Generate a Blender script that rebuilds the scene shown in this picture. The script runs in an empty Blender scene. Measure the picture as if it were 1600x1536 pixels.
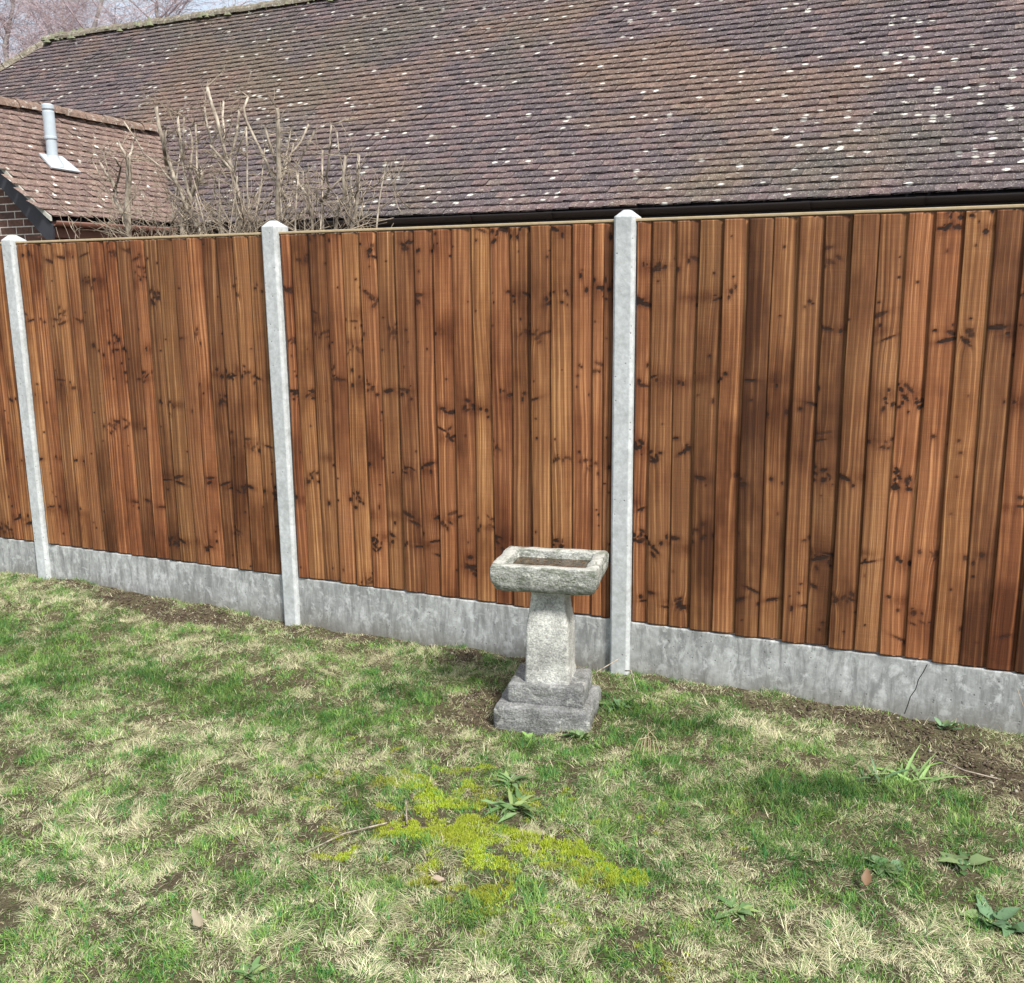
import bpy, math, random
import numpy as np
from mathutils import Matrix, Vector, noise as mn
random.seed(7); RG = np.random.default_rng(11)
C = bpy.context.scene.collection
S = bpy.context.scene
rad = math.radians

# ------------------------------------------------------------------ camera
cam = bpy.data.cameras.new('camera'); camo = bpy.data.objects.new('camera', cam); C.objects.link(camo)
yaw, pitch, roll = 0.429588, 0.205056, -0.010704
fw = Vector((-math.sin(yaw)*math.cos(pitch), math.cos(yaw)*math.cos(pitch), -math.sin(pitch)))
rt = Vector((math.cos(yaw), math.sin(yaw), 0)); up = rt.cross(fw)
r2 = rt*math.cos(roll) + up*math.sin(roll); u2 = -rt*math.sin(roll) + up*math.cos(roll)
camo.matrix_world = Matrix(((r2.x, u2.x, -fw.x, 1.41455), (r2.y, u2.y, -fw.y, -4.3102), (r2.z, u2.z, -fw.z, 1.80386), (0, 0, 0, 1)))
cam.sensor_width = 36; cam.lens = 35.36; cam.clip_end = 1500; cam.clip_start = .05
S.camera = camo
S.render.resolution_x = 1024; S.render.resolution_y = 983

# ------------------------------------------------------------------ world + sun
SUN_EL, SUN_AZ = 48, 122            # azimuth clockwise from +Y (north)
w = bpy.data.worlds.new("World"); S.world = w; w.use_nodes = True
nt = w.node_tree; bg = nt.nodes['Background']
sky = nt.nodes.new('ShaderNodeTexSky'); sky.sky_type = 'NISHITA'; sky.sun_disc = False
sky.sun_elevation = rad(SUN_EL); sky.sun_rotation = rad(SUN_AZ)
sky.air_density = 1.0; sky.dust_density = 2.5; sky.ozone_density = 1.0
# thin bright cloud veil mixed over the blue
tc = nt.nodes.new('ShaderNodeTexCoord'); nz = nt.nodes.new('ShaderNodeTexNoise'); nz.inputs['Scale'].default_value = 2.2; nz.inputs['Detail'].default_value = 6
rp = nt.nodes.new('ShaderNodeValToRGB'); rp.color_ramp.elements[0].position = .35; rp.color_ramp.elements[0].color = (.28,)*3+(1,); rp.color_ramp.elements[1].position = .7; rp.color_ramp.elements[1].color = (.9,)*3+(1,)
mx = nt.nodes.new('ShaderNodeMix'); mx.data_type = 'RGBA'; mx.inputs[7].default_value = (8.2, 8.7, 9.2, 1)
nt.links.new(tc.outputs['Generated'], nz.inputs['Vector']); nt.links.new(nz.outputs['Fac'], rp.inputs[0]); nt.links.new(rp.outputs[0], mx.inputs[0])
nt.links.new(sky.outputs[0], mx.inputs[6]); nt.links.new(mx.outputs[2], bg.inputs[0]); bg.inputs[1].default_value = 0.09
sl = bpy.data.lights.new('sun', 'SUN'); sl.energy = 3.7; sl.angle = rad(10); sl.color = (1, .955, .88)
so = bpy.data.objects.new('sun', sl); C.objects.link(so)
sd = Vector((math.sin(rad(SUN_AZ))*math.cos(rad(SUN_EL)), math.cos(rad(SUN_AZ))*math.cos(rad(SUN_EL)), math.sin(rad(SUN_EL))))
so.rotation_euler = (-sd).to_track_quat('-Z', 'Y').to_euler()
S.view_settings.view_transform = 'Standard'; S.view_settings.look = 'None'; S.view_settings.gamma = 1
S.view_settings.exposure = 0.75

# ------------------------------------------------------------------ helpers
def tag(o, label=None, cat=None, group=None, kind=None):
    for k, v in (('label', label), ('category', cat), ('group', group), ('kind', kind)):
        if v: o[k] = v
    return o
def empty(name, loc, label, cat, group=None):
    o = bpy.data.objects.new(name, None); C.objects.link(o); o.location = loc; o.empty_display_size = .1
    return tag(o, label, cat, group)
def mesh(name, V, F, mat, parent=None, smooth=False, attrs=None):
    V = np.asarray(V, dtype=np.float32).reshape(-1, 3)
    m = bpy.data.meshes.new(name)
    if isinstance(F, np.ndarray):
        n, k = F.shape
        m.vertices.add(len(V)); m.vertices.foreach_set('co', V.ravel())
        m.loops.add(n*k); m.loops.foreach_set('vertex_index', F.ravel().astype(np.int32))
        m.polygons.add(n); m.polygons.foreach_set('loop_start', np.arange(0, n*k, k, dtype=np.int32))
        try: m.polygons.foreach_set('loop_total', np.full(n, k, dtype=np.int32))
        except Exception: pass
        m.update(calc_edges=True)
    else:
        m.from_pydata([tuple(map(float, v)) for v in V], [], F); m.update()
    if smooth: m.polygons.foreach_set('use_smooth', np.ones(len(m.polygons), dtype=bool))
    for an, (ty, data) in (attrs or {}).items():
        a = m.attributes.new(an, ty, 'POINT')
        a.data.foreach_set('color' if ty == 'FLOAT_COLOR' else ('vector' if ty == 'FLOAT_VECTOR' else 'value'), np.asarray(data, dtype=np.float32).ravel())
    m.materials.append(mat)
    o = bpy.data.objects.new(name, m); C.objects.link(o)
    if parent:
        o.parent = parent
        o.matrix_parent_inverse = Matrix.Translation(-Vector(parent.location)) if parent.type == 'EMPTY' else Matrix()
    return o
class MB:
    def __init__(s): s.v = []; s.f = []
    def add(s, v, f):
        b = len(s.v); s.v += [tuple(x) for x in v]; s.f += [tuple(i+b for i in q) for q in f]
    def box(s, x0, x1, y0, y1, z0, z1):
        s.add([(x, y, z) for z in (z0, z1) for y in (y0, y1) for x in (x0, x1)],
              [(0, 2, 3, 1), (4, 5, 7, 6), (0, 1, 5, 4), (2, 6, 7, 3), (0, 4, 6, 2), (1, 3, 7, 5)])
    def tube(s, pts, rs, n=8, cap=True):
        P = [Vector(p) for p in pts]; b = len(s.v); ref = Vector((.31, .52, .8))
        for i, p in enumerate(P):
            t = (P[min(i+1, len(P)-1)]-P[max(i-1, 0)]).normalized()
            a = t.cross(ref); 
            if a.length < .05: a = t.cross(Vector((1, 0, 0)))
            a.normalize(); c = t.cross(a)
            for k in range(n):
                th = 2*math.pi*k/n; s.v.append(tuple(p+(a*math.cos(th)+c*math.sin(th))*rs[i]))
        for i in range(len(P)-1):
            for k in range(n):
                s.f.append((b+i*n+k, b+i*n+(k+1) % n, b+(i+1)*n+(k+1) % n, b+(i+1)*n+k))
        if cap:
            s.f.append(tuple(b+k for k in range(n))[::-1]); e = b+(len(P)-1)*n; s.f.append(tuple(e+k for k in range(n)))
    def build(s, name, mat, parent=None, smooth=False, bevel=0, seg=2):
        o = mesh(name, s.v, s.f, mat, parent, smooth)
        if bevel:
            b = o.modifiers.new('b', 'BEVEL'); b.width = bevel; b.segments = seg; b.limit_method = 'ANGLE'; b.angle_limit = rad(35)
        return o

class NT:                                        # tiny node expression writer
    def __init__(s, name, rough=.8, spec=.3):
        s.m = bpy.data.materials.new(name); s.m.use_nodes = True; s.t = s.m.node_tree; s.b = s.t.nodes['Principled BSDF']
        s.b.inputs['Roughness'].default_value = rough; s.b.inputs['Specular IOR Level'].default_value = spec
    def n(s, ty, ins={}, **kw):
        x = s.t.nodes.new('ShaderNode'+ty)
        for k, v in kw.items(): setattr(x, k, v)
        for k, v in ins.items():
            if isinstance(v, bpy.types.NodeSocket): s.t.links.new(v, x.inputs[k])
            elif v is not None: x.inputs[k].default_value = v
        return x
    def math(s, op, a, b=None, c=None, clamp=False):
        return s.n('Math', {0: a, 1: b, 2: c}, operation=op, use_clamp=clamp).outputs[0]
    def pos(s): return s.n('NewGeometry').outputs['Position']
    def attr(s, name): return s.n('Attribute', attribute_name=name).outputs
    def sep(s, v): return s.n('SeparateXYZ', {0: v}).outputs
    def comb(s, x, y, z): return s.n('CombineXYZ', {0: x, 1: y, 2: z}).outputs[0]
    def vm(s, v, k): return s.n('VectorMath', {0: v, 1: k}, operation='MULTIPLY').outputs[0]
    def noise(s, v, sc, det=4, rough=.55, dist=0): return s.n('TexNoise', {'Vector': v, 'Scale': sc, 'Detail': det, 'Roughness': rough, 'Distortion': dist}).outputs[0]
    def ramp(s, f, *st):
        r = s.n('ValToRGB', {0: f}); e = r.color_ramp.elements
        while len(e) < len(st): e.new(.5)
        for q, (p, c) in zip(e, st):
            q.position = p; q.color = (c, c, c, 1) if not isinstance(c, tuple) else c+(1,)
        return r.outputs[0]
    def mix(s, f, a, b, bt='MIX'):
        ins = {0: f, 6: a+(1,) if isinstance(a, tuple) else a, 7: b+(1,) if isinstance(b, tuple) else b}
        return s.n('Mix', ins, data_type='RGBA', blend_type=bt).outputs[2]
    def col(s, c): s.t.links.new(c, s.b.inputs['Base Color']) if not isinstance(c, tuple) else setattr(s.b.inputs['Base Color'], 'default_value', c+(1,)); return s
    def bump(s, h, st=.5, d=.01):
        b = s.n('Bump', {'Height': h, 'Strength': st, 'Distance': d}); s.t.links.new(b.outputs[0], s.b.inputs['Normal']); return s
def plain(name, c, rough=.6, spec=.3, var=.25, sc=12):
    k = NT(name, rough, spec); f = k.noise(k.pos(), sc, 5)
    k.col(k.mix(f, tuple(x*(1-var) for x in c), tuple(x*(1+var) for x in c))); k.bump(f, .2, .005); return k.m

# ------------------------------------------------------------------ materials
def mat_wood():
    k = NT('stained_softwood', .72, .25)
    a = k.attr('board')[1]; u, v, r = k.sep(a)[:3]
    p = k.pos(); px, py, pz = k.sep(p)[:3]
    seed = k.math('MULTIPLY', r, 61.)
    kn = k.sep(k.attr('knot')[1]); core, halo, bend = kn[0], kn[1], kn[2]
    wb = k.noise(k.comb(k.math('MULTIPLY', u, 90.), k.math('MULTIPLY', v, 70.), seed), 1., 4, .7)
    core = k.math('MULTIPLY', core, k.ramp(wb, (.28, .75), (.50, 1.2)), clamp=True)
    halo = k.math('MULTIPLY', halo, k.ramp(wb, (.25, .6), (.6, 1.2)), clamp=True)
    # grain
    wav = k.noise(k.comb(k.math('MULTIPLY', u, 2.), k.math('MULTIPLY', v, .7), seed), 1., 2)
    ug = k.math('ADD', k.math('ADD', u, bend), k.math('MULTIPLY', wav, .06))
    g1 = k.noise(k.comb(k.math('MULTIPLY', ug, 110.), k.math('MULTIPLY', v, .9), seed), 1., 3, .6)
    g2 = k.noise(k.comb(k.math('MULTIPLY', ug, 480.), k.math('MULTIPLY', v, 6.), seed), 1., 3, .7)
    ring = k.n('TexWave', {'Vector': k.comb(k.math('MULTIPLY', ug, 1.), k.math('MULTIPLY', v, .012), r), 'Scale': 14., 'Distortion': 5.5, 'Detail': 3., 'Detail Scale': .5}, wave_type='BANDS', bands_direction='X').outputs[0]
    grain = k.math('ADD', k.math('MULTIPLY', g1, .55), k.math('ADD', k.math('MULTIPLY', g2, .25), k.math('MULTIPLY', ring, .07)))
    c = k.ramp(grain, (.26, (.072, .026, .011)), (.45, (.190, .077, .033)), (.63, (.47, .235, .105)))
    # each board its own tone
    hue = k.math('FRACT', k.math('MULTIPLY', r, 7.31)); br = k.math('FRACT', k.math('MULTIPLY', r, 13.7))
    tint = k.ramp(hue, (0., (.98, .90, .90)), (.3, (.98, .99, 1.0)), (.65, (1.0, 1.08, 1.04)), (1., (.92, .97, .98)))
    c = k.mix(1., c, tint, 'MULTIPLY')
    c = k.mix(1., c, k.ramp(br, (0., .72), (.5, 1.04), (1., 1.32)), 'MULTIPLY')
    # soaked-in stain blotches that run across boards cut from one log
    bl = k.noise(k.comb(k.math('MULTIPLY', px, 2.2), k.math('MULTIPLY', r, 1.6), k.math('MULTIPLY', pz, 1.1)), 1.3, 4, .6)
    c = k.mix(1., c, k.ramp(bl, (.34, (.42, .33, .27)), (.47, (.86, .80, .75)), (.58, (1.12, 1.15, 1.12))), 'MULTIPLY')
    # fine horizontal saw marks
    saw = k.noise(k.comb(k.math('MULTIPLY', u, 4.), k.math('MULTIPLY', v, 210.), seed), 1., 2)
    c = k.mix(1., c, k.ramp(saw, (.35, .95), (.65, 1.04)), 'MULTIPLY')
    c = k.mix(halo, c, k.mix(1., c, (.40, .27, .20), 'MULTIPLY'))
    c = k.mix(core, c, (.022, .010, .006))
    # dark drip stains below some spots
    st = k.noise(k.comb(k.math('MULTIPLY', u, 42.), k.math('MULTIPLY', v, .9), k.math('ADD', seed, 9.)), 1., 2)
    c = k.mix(k.ramp(st, (.66, 0.), (.76, .55)), c, (.06, .028, .016))
    k.col(c); h = k.math('SUBTRACT', k.math('ADD', grain, k.math('MULTIPLY', saw, .25)), k.math('MULTIPLY', core, .5))
    k.bump(h, .55, .004); return k.m
def mat_concrete(name, base, streak=0., dark=.75, pits=1.):
    k = NT(name, .88, .2); p = k.pos(); px, py, pz = k.sep(p)[:3]
    n1 = k.noise(p, 3.2, 6, .65); n2 = k.noise(p, 38., 5, .7)
    c = k.mix(k.ramp(n1, (.35, 0.), (.65, 1.)), tuple(x*dark for x in base), base)
    c = k.mix(1., c, k.ramp(n2, (.35, .82), (.65, 1.1)), 'MULTIPLY'); n5 = k.noise(p, 11., 5, .7, .5); c = k.mix(1., c, k.ramp(n5, (.36, (.86, .855, .84)), (.5, (.98, .98, .97)), (.64, (1.07, 1.07, 1.07))), 'MULTIPLY')
    if streak:
        s1 = k.noise(k.comb(k.math('MULTIPLY', px, 26.), py, k.math('MULTIPLY', pz, 5.)), 1., 6, .7, .5)
        c = k.mix(k.math('MULTIPLY', k.ramp(s1, (.38, 1.), (.56, 0.)), streak), c, tuple(x*.42 for x in base))
        s2 = k.noise(k.comb(k.math('MULTIPLY', px, 16.), py, k.math('MULTIPLY', pz, 11.)), 1., 7, .75, .3)
        c = k.mix(k.math('MULTIPLY', k.ramp(s2, (.52, 0.), (.62, 1.)), streak*.75), c, tuple(min(.8, x*1.35) for x in base))
        s3 = k.noise(k.comb(k.math('MULTIPLY', px, 14.), 2.7, k.math('MULTIPLY', pz, 60.)), 1., 4, .6)
        c = k.mix(k.math('MULTIPLY', k.ramp(s3, (.62, 0.), (.72, 1.)), .3), c, (.62, .64, .66))
        c = k.mix(k.ramp(k.math('ADD', pz, k.math('MULTIPLY', n1, .16)), (.07, .55), (.17, 0.)), c, (.13, .115, .09))
    vo = k.n('TexVoronoi', {'Vector': p, 'Scale': 46., 'Randomness': 1.}, feature='F1')
    pit = k.math('MULTIPLY', k.ramp(vo.outputs['Distance'], (.10, 1.), (.2, 0.)), k.math('GREATER_THAN', k.sep(vo.outputs['Color'])[0], .78))
    c = k.mix(k.math('MULTIPLY', pit, .75*pits), c, (.10, .10, .10))
    k.col(c); k.bump(k.math('SUBTRACT', k.math('MULTIPLY', n2, .6), pit), .35, .006); return k.m
def mat_stone(name, base, moss=.3, lich=.3, rough_bump=1., wear=None):
    k = NT(name, .93, .15); p = k.pos()
    n1 = k.noise(p, 9., 7, .72, .4); n2 = k.noise(p, 60., 6, .75); n3 = k.noise(k.vm(p, (1., 1., 2.2)), 24., 5, .7)
    c = k.mix(k.ramp(n1, (.36, 0.), (.62, 1.)), tuple(x*.5 for x in base), base)
    c = k.mix(1., c, k.ramp(k.noise(p, 130., 4, .8), (.34, .5), (.5, .97), (.66, 1.4)), 'MULTIPLY')
    c = k.mix(k.math('MULTIPLY', k.ramp(n3, (.54, 0.), (.63, 1.)), moss), c, (.085, .10, .055))
    n4 = k.noise(p, 17., 6, .75, .8)
    c = k.mix(k.math('MULTIPLY', k.ramp(n4, (.55, 0.), (.62, 1.)), lich), c, (.62, .63, .58))
    if wear:                                        # rain-washed top surface of the rim
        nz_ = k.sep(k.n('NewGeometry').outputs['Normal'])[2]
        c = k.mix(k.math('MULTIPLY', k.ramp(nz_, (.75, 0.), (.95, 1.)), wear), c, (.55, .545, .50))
        gr = k.noise(k.vm(p, (1., 1., 3.)), 13., 6, .8, .6); c = k.mix(k.ramp(gr, (.50, 0.), (.60, .65)), c, (.095, .115, .075))
    k.col(c); k.bump(k.math('ADD', k.math('MULTIPLY', n2, .5), k.math('ADD', n3, n1)), .9*rough_bump, .012); return k.m
def mat_tile(name, warm):
    k = NT(name, .85, .25); p = k.pos(); r, g, b = k.sep(k.attr('tile')[1])[:3]
    pr = k.ramp(r, (0., (.082, .067, .077)), (.3, (.100, .080, .089)), (.6, (.122, .092, .100)), (.85, (.148, .102, .103)), (1., (.165, .13, .12)))
    big = k.noise(p, .55, 4, .6); c = pr
    big2 = k.noise(k.n('VectorMath', {0: p, 1: (9, 4, 2)}, operation='ADD').outputs[0], .38, 4, .65)
    c = k.mix(k.ramp(big, (.50, 0.), (.62, .55)), c, k.mix(g, (.155, .098, .068), (.21, .135, .092)))
    c = k.mix(k.ramp(big2, (.52, 0.), (.66, .45)), c, (.095, .092, .066))
    if warm: c = k.mix(.6, c, k.mix(g, (.15, .095, .078), (.25, .165, .128)))
    n = k.noise(p, 30., 6, .7); c = k.mix(1., c, k.ramp(n, (.3, .60), (.7, 1.45)), 'MULTIPLY')
    # crusty pale lichen: many small specks and fewer rosettes
    d = k.noise(p, 12., 5, .7); vo = k.n('TexVoronoi', {'Vector': k.vm(p, (.8, 1.2, 1.2)), 'Scale': 10.5, 'Randomness': 1.}, feature='F1')
    pd = k.math('ADD', vo.outputs['Distance'], k.math('MULTIPLY', d, .34))
    px = k.sep(p)[0]; pz = k.sep(p)[2]
    thr = k.math('ADD', .74, k.math('MULTIPLY', k.math('ADD', px, k.math('MULTIPLY', pz, -1.2)), -.009))
    gate = k.math('GREATER_THAN', k.sep(vo.outputs['Color'])[0], thr)
    ros = k.math('MULTIPLY', k.ramp(pd, (.37, 1.), (.50, 0.)), gate)
    c = k.mix(k.math('MULTIPLY', ros, .9), c, (.66, .65, .60))
    sp = k.noise(p, 75., 3, .6); c = k.mix(k.ramp(sp, (.58, 0.), (.66, .75)), c, (.50, .46, .38))
    k.col(c); k.bump(k.math('ADD', n, k.math('MULTIPLY', ros, .6)), .5, .006); return k.m
def mat_attr(name, rough=.6, trans=.0, spec=.25):
    k = NT(name, rough, spec); c = k.attr('col')[0]; k.col(c)
    if trans:
        t = k.n('BsdfTranslucent', {'Color': c}); ms = k.n('MixShader', {0: trans, 1: k.b.outputs[0], 2: t.outputs[0]})
        k.t.links.new(ms.outputs[0], k.t.nodes['Material Output'].inputs[0])
    return k.m
def mat_soil():
    k = NT('soil', .97, .1); p = k.pos(); n = k.noise(p, 14., 8, .7); n2 = k.noise(p, 90., 5, .7); big = k.noise(p, 2.2, 4)
    c = k.ramp(n, (.3, (.05, .037, .026)), (.5, (.105, .08, .055)), (.7, (.19, .15, .105)))
    c = k.mix(k.ramp(big, (.42, .1), (.6, .5)), c, (.13, .13, .065))
    c = k.mix(1., c, k.ramp(n2, (.3, .55), (.7, 1.4)), 'MULTIPLY'); k.col(c); k.bump(k.math('ADD', n, n2), 1., .02); return k.m
def mat_bark(name, a, b, sc=30.):
    k = NT(name, .85, .2); p = k.pos(); n = k.noise(k.vm(p, (1., 1., .5)), sc, 5, .7); n2 = k.noise(p, 4., 3)
    c = k.mix(k.ramp(n, (.35, 0.), (.65, 1.)), a, b); c = k.mix(1., c, k.ramp(n2, (.3, .75), (.7, 1.2)), 'MULTIPLY'); k.col(c); k.bump(n, .6, .004); return k.m
def mat_brick():
    k = NT('brown_brick', .9, .2); p = k.pos(); x, y, z = k.sep(p)[:3]
    v = k.comb(x, z, 0.)
    br = k.n('TexBrick', {'Vector': v, 'Color1': (.155, .085, .065, 1), 'Color2': (.085, .055, .05, 1), 'Mortar': (.62, .58, .52, 1), 'Scale': 1., 'Mortar Size': .0055, 'Mortar Smooth': .2, 'Bias': 0., 'Brick Width': .225, 'Row Height': .075})
    n = k.noise(p, 40., 5, .7); c = k.mix(1., br.outputs[0], k.ramp(n, (.3, .7), (.7, 1.25)), 'MULTIPLY')
    k.col(c); k.bump(k.math('SUBTRACT', n, k.math('MULTIPLY', br.outputs[1], 2.)), .5, .006); return k.m

M = dict(wood=mat_wood(), post=mat_concrete('cast_concrete', (.52, .55, .57), 0, .82), board=mat_concrete('weathered_concrete', (.42, .435, .44), .85, .70),
         bowl=mat_stone('lichened_stone', (.42, .43, .405), .6, .75, 1., .6), column=mat_stone('pale_cast_stone', (.58, .585, .56), .12, .25, .55), plinth=mat_stone('grey_cast_stone', (.27, .275, .275), .25, .4),
         tile=mat_tile('clay_tiles', False), tile2=mat_tile('warm_clay_tiles', True), soil=mat_soil(), brick=mat_brick(),
         blade=mat_attr('grass_blades', .55, .3), leaf=mat_attr('leaf_surface', .5, .2), cap=plain('weathered_batten', (.40, .315, .20), .7, .2, .3, 30),
         gutter=plain('brown_plastic', (.042, .031, .027), .4, .45, .2, 5), fascia=plain('dark_fascia', (.035, .036, .045), .5, .3), redwood=plain('redbrown_fascia', (.16, .075, .055), .5, .3),
         mortar=plain('verge_mortar', (.42, .42, .38), .9, .1, .35, 20), flue=plain('light_grey_plastic', (.40, .46, .51), .4, .4, .18, 14), lead=plain('grey_flashing', (.40, .44, .47), .5, .4, .25, 12),
         ridge=mat_stone('mossy_ridge_tiles', (.25, .215, .17), .8, .45), ridge2=mat_stone('warm_ridge_tiles', (.26, .18, .145), .3, .5),
         bark=mat_bark('pruned_bark', (.14, .115, .09), (.50, .44, .36)), twig=mat_bark('twig_bark', (.15, .115, .09), (.42, .36, .28)),
         birch=mat_bark('birch_twigs', (.34, .26, .28), (.55, .46, .48)), birch_trunk=mat_bark('birch_bark', (.16, .14, .13), (.50, .47, .45), 8.),
         screw=plain('galvanised', (.6, .6, .6), .35, .5), cut=plain('cut_wood', (.62, .50, .34), .8, .2))

def vnoise(x, y, sc, seed=0):                    # smooth value noise, numpy
    g = np.random.default_rng(seed).random((128, 128)); x = np.asarray(x)*sc+40.3; y = np.asarray(y)*sc+57.1
    xi = np.floor(x).astype(int); yi = np.floor(y).astype(int); fx = x-xi; fy = y-yi; fx = fx*fx*(3-2*fx); fy = fy*fy*(3-2*fy)
    a = g[xi % 128, yi % 128]; b = g[(xi+1) % 128, yi % 128]; c = g[xi % 128, (yi+1) % 128]; d = g[(xi+1) % 128, (yi+1) % 128]
    return (a*(1-fx)+b*fx)*(1-fy)+(c*(1-fx)+d*fx)*fy
def fbm(x, y, sc, seed=0, o=4):
    return sum(vnoise(x, y, sc*2**i, seed+i)*.5**i for i in range(o))/sum(.5**i for i in range(o))

# ------------------------------------------------------------------ ground (one sheet to the horizon)
def axis(lo, hi, step, far):
    a = list(np.arange(lo, hi+1e-6, step)); s = step
    b = []; x = hi
    while x < far: s *= 1.35; x += s; b.append(x)
    s = step; c = []; x = lo
    while x > -far: s *= 1.35; x -= s; c.append(x)
    return np.array(c[::-1]+a+b)
KX = np.array([-6, -4.6, -4.2, -3.76, -3.05, -2.6, -1.9, -.93, 0, .69, 1.23, 1.7, 4]); KZ = np.array([0, 0, .012, .045, .032, .02, -.035, -.022, -.006, 0, -.02, -.01, 0])
def gz(x, y):
    x = np.asarray(x, float); y = np.asarray(y, float)
    fall = np.exp(-np.clip(-y, 0, 50)/.5)
    base = np.interp(x, KX, KZ)*fall
    near = np.exp(-(np.clip(np.abs(x+1)-6, 0, 99)+np.clip(np.abs(y+1)-5, 0, 99))*.6)
    base = base-.055*np.exp(-((x+.13)**2+(y+.72)**2)/.09)
    return base+((fbm(x, y, 2.2, 3)-.5)*.05+(fbm(x, y, 9., 8)-.5)*.036)*near
gx = axis(-6.5, 4., .035, 400); gy = axis(-4.2, .3, .035, 400)
X, Y = np.meshgrid(gx, gy); nx, ny = len(gx), len(gy)
i = np.arange(ny-1)[:, None]*nx+np.arange(nx-1)[None]; Fg = np.stack([i, i+1, i+1+nx, i+nx], -1).reshape(-1, 4)
g = mesh('ground', np.stack([X, Y, gz(X, Y)], -1), Fg, M['soil'], smooth=True); tag(g, kind='structure')

# ------------------------------------------------------------------ house
PT = math.tan(rad(42.5)); cP, sP = math.cos(rad(42.5)), math.sin(rad(42.5))
EY, EZ, RY = 4.70, 2.46, 8.15; RZ = EZ+(RY-EY)*PT
HX0, HX1 = -12.2, 9.0                          # ridge ends (hipped end on the left)
WX, WE = -8.17, -6.78; WZ = 2.43; WR = WZ+(WE-WX)*PT; WY = 2.95
house = empty('house', (-3, 6.5, 0), 'brick bungalow with a long mossy brown tile roof behind the wooden fence', 'house')

def tiles(name, o, ud, vd, nd, L, Hs, keep, mat, gauge=.1, tw=.165, seed=1, flare=0.):
    """plain clay tiles laid course by course on a slope: o lower-left corner, ud along, vd up-slope, nd out"""
    rg = np.random.default_rng(seed); o, ud, vd, nd = map(np.array, (o, ud, vd, nd))
    V = []; T = []; k = 0
    rows = int(Hs/gauge)+1; cols = int(L/tw)+2
    wav = rg.random(4)*6
    for j in range(rows):
        u = (np.arange(cols)-.5*(j % 2))*tw; v = np.full(cols, j*gauge)
        pc = o+np.outer(u+tw/2, ud)+np.outer(v, vd)
        m = keep(pc[:, 0], pc[:, 1], pc[:, 2]); u = u[m]; n = len(u)
        if not n: continue
        v0 = j*gauge+rg.normal(0, .003, n)+.006*np.sin(u*.9+wav[0]+j*.11)+.004*np.sin(u*2.3+j)
        sag = .018*np.sin(u*.45+wav[1])*np.sin(j*.1+wav[2])
        tlt = rg.normal(0, .0022, n); lift = .031+np.abs(rg.normal(0, .004, n)); th = .017
        gw = .0006
        ln = gauge*1.7
        fl = flare*np.clip(1-j*gauge/.55, 0, 1)**2; fl2 = flare*np.clip(1-(j*gauge+ln)/.55, 0, 1)**2
        r3 = np.stack([np.clip(rg.beta(2, 2, n)+.25*(vnoise(u, v0, .7, seed+5)-.5), 0, 1), rg.random(n), rg.random(n)], 1)
        P = []
        for (du, dv, h) in ((gw, 0, lift-th), (tw-gw, 0, lift-th), (gw, 0, lift), (tw/2, 0, lift+.0035), (tw-gw, 0, lift), (gw, ln, .004), (tw/2, ln, .0075), (tw-gw, ln, .004)):
            hh = h+sag+(tlt if du > tw/2 else (-tlt if du < tw/3 else 0))*(1 if dv == 0 else .2)+(fl if dv == 0 else fl2)
            P.append(o+np.outer(u+du, ud)+np.outer(v0+dv, vd)+np.outer(hh, nd))
        V.append(np.stack(P, 1).reshape(-1, 3)); T.append(np.repeat(r3, 8, 0)); k += n
    V = np.concatenate(V); T = np.concatenate(T); b = (np.arange(k)*8)[:, None]
    q = np.array([[0, 1, 4, 2], [2, 3, 6, 5], [3, 4, 7, 6], [0, 2, 5, 5], [1, 7, 4, 4]])
    F = []
    for t in ((2, 3, 6, 5), (3, 4, 7, 6), (0, 1, 4, 3), (0, 3, 2, 2)):
        if t[2] != t[3]: F.append(b+np.array(t))
    F.append(b+np.array((0, 3, 2, 5)))
    F.append(b+np.array((1, 7, 4, 3)))
    F = np.concatenate(F[:3])
    # sides as quads
    s1 = b+np.array((0, 2, 5, 5)); 
    return mesh(name, V, F, mat, house, attrs={'tile': ('FLOAT_VECTOR', T)})
def mz(y): return EZ+(y-EY)*PT
def keep_main(x, y, z):
    hip = (x > HX0-(RY-y)) & (y < RY-.01) & (x < HX1)
    wing = (y < RY) & (z < WR-.06-np.abs(x-WX)*PT) & (x > WX-2) & (x < WE+.3)
    return hip & ~wing
Ls = (RY-EY)/cP
tiles('roof', (HX0-3.6, EY, EZ), (1, 0, 0), (0, cP, sP), (0, -sP, cP), 25.5, Ls, keep_main, M['tile'], seed=2)
tiles('hip_slope', (HX0-3.45, RY+3.45, EZ), (0, -1, 0), (cP, 0, sP), (-sP, 0, cP), 6.9, Ls, lambda x, y, z: (np.abs(y-RY) < HX0-x+.02) & (x < HX0-.2), M['tile'], seed=3)
tiles('wing_roof', (WE, WY, WZ), (0, 1, 0), (-cP, 0, sP), (sP, 0, cP), 3.6, (WE-WX)/cP-.03, lambda x, y, z: z > mz(y)-.04, M['tile2'], seed=4, flare=.05)
tiles('wing_roof', (2*WX-WE, WY+3.6, WZ), (0, -1, 0), (cP, 0, sP), (-sP, 0, cP), 3.6, (WE-WX)/cP-.03, lambda x, y, z: z > mz(y)-.04, M['tile2'], seed=5, flare=.05)
m = MB()                                        # decking under the tiles, back slope
R0, R1 = (HX0, RY, RZ-.03), (HX1, RY, RZ-.03)
E0, E1 = (HX0-3.4, EY+.05, EZ+.02), (HX1, EY+.05, EZ+.02); B0, B1 = (HX0-3.4, 2*RY-EY, EZ), (HX1, 2*RY-EY, EZ)
dd = -.03
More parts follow.
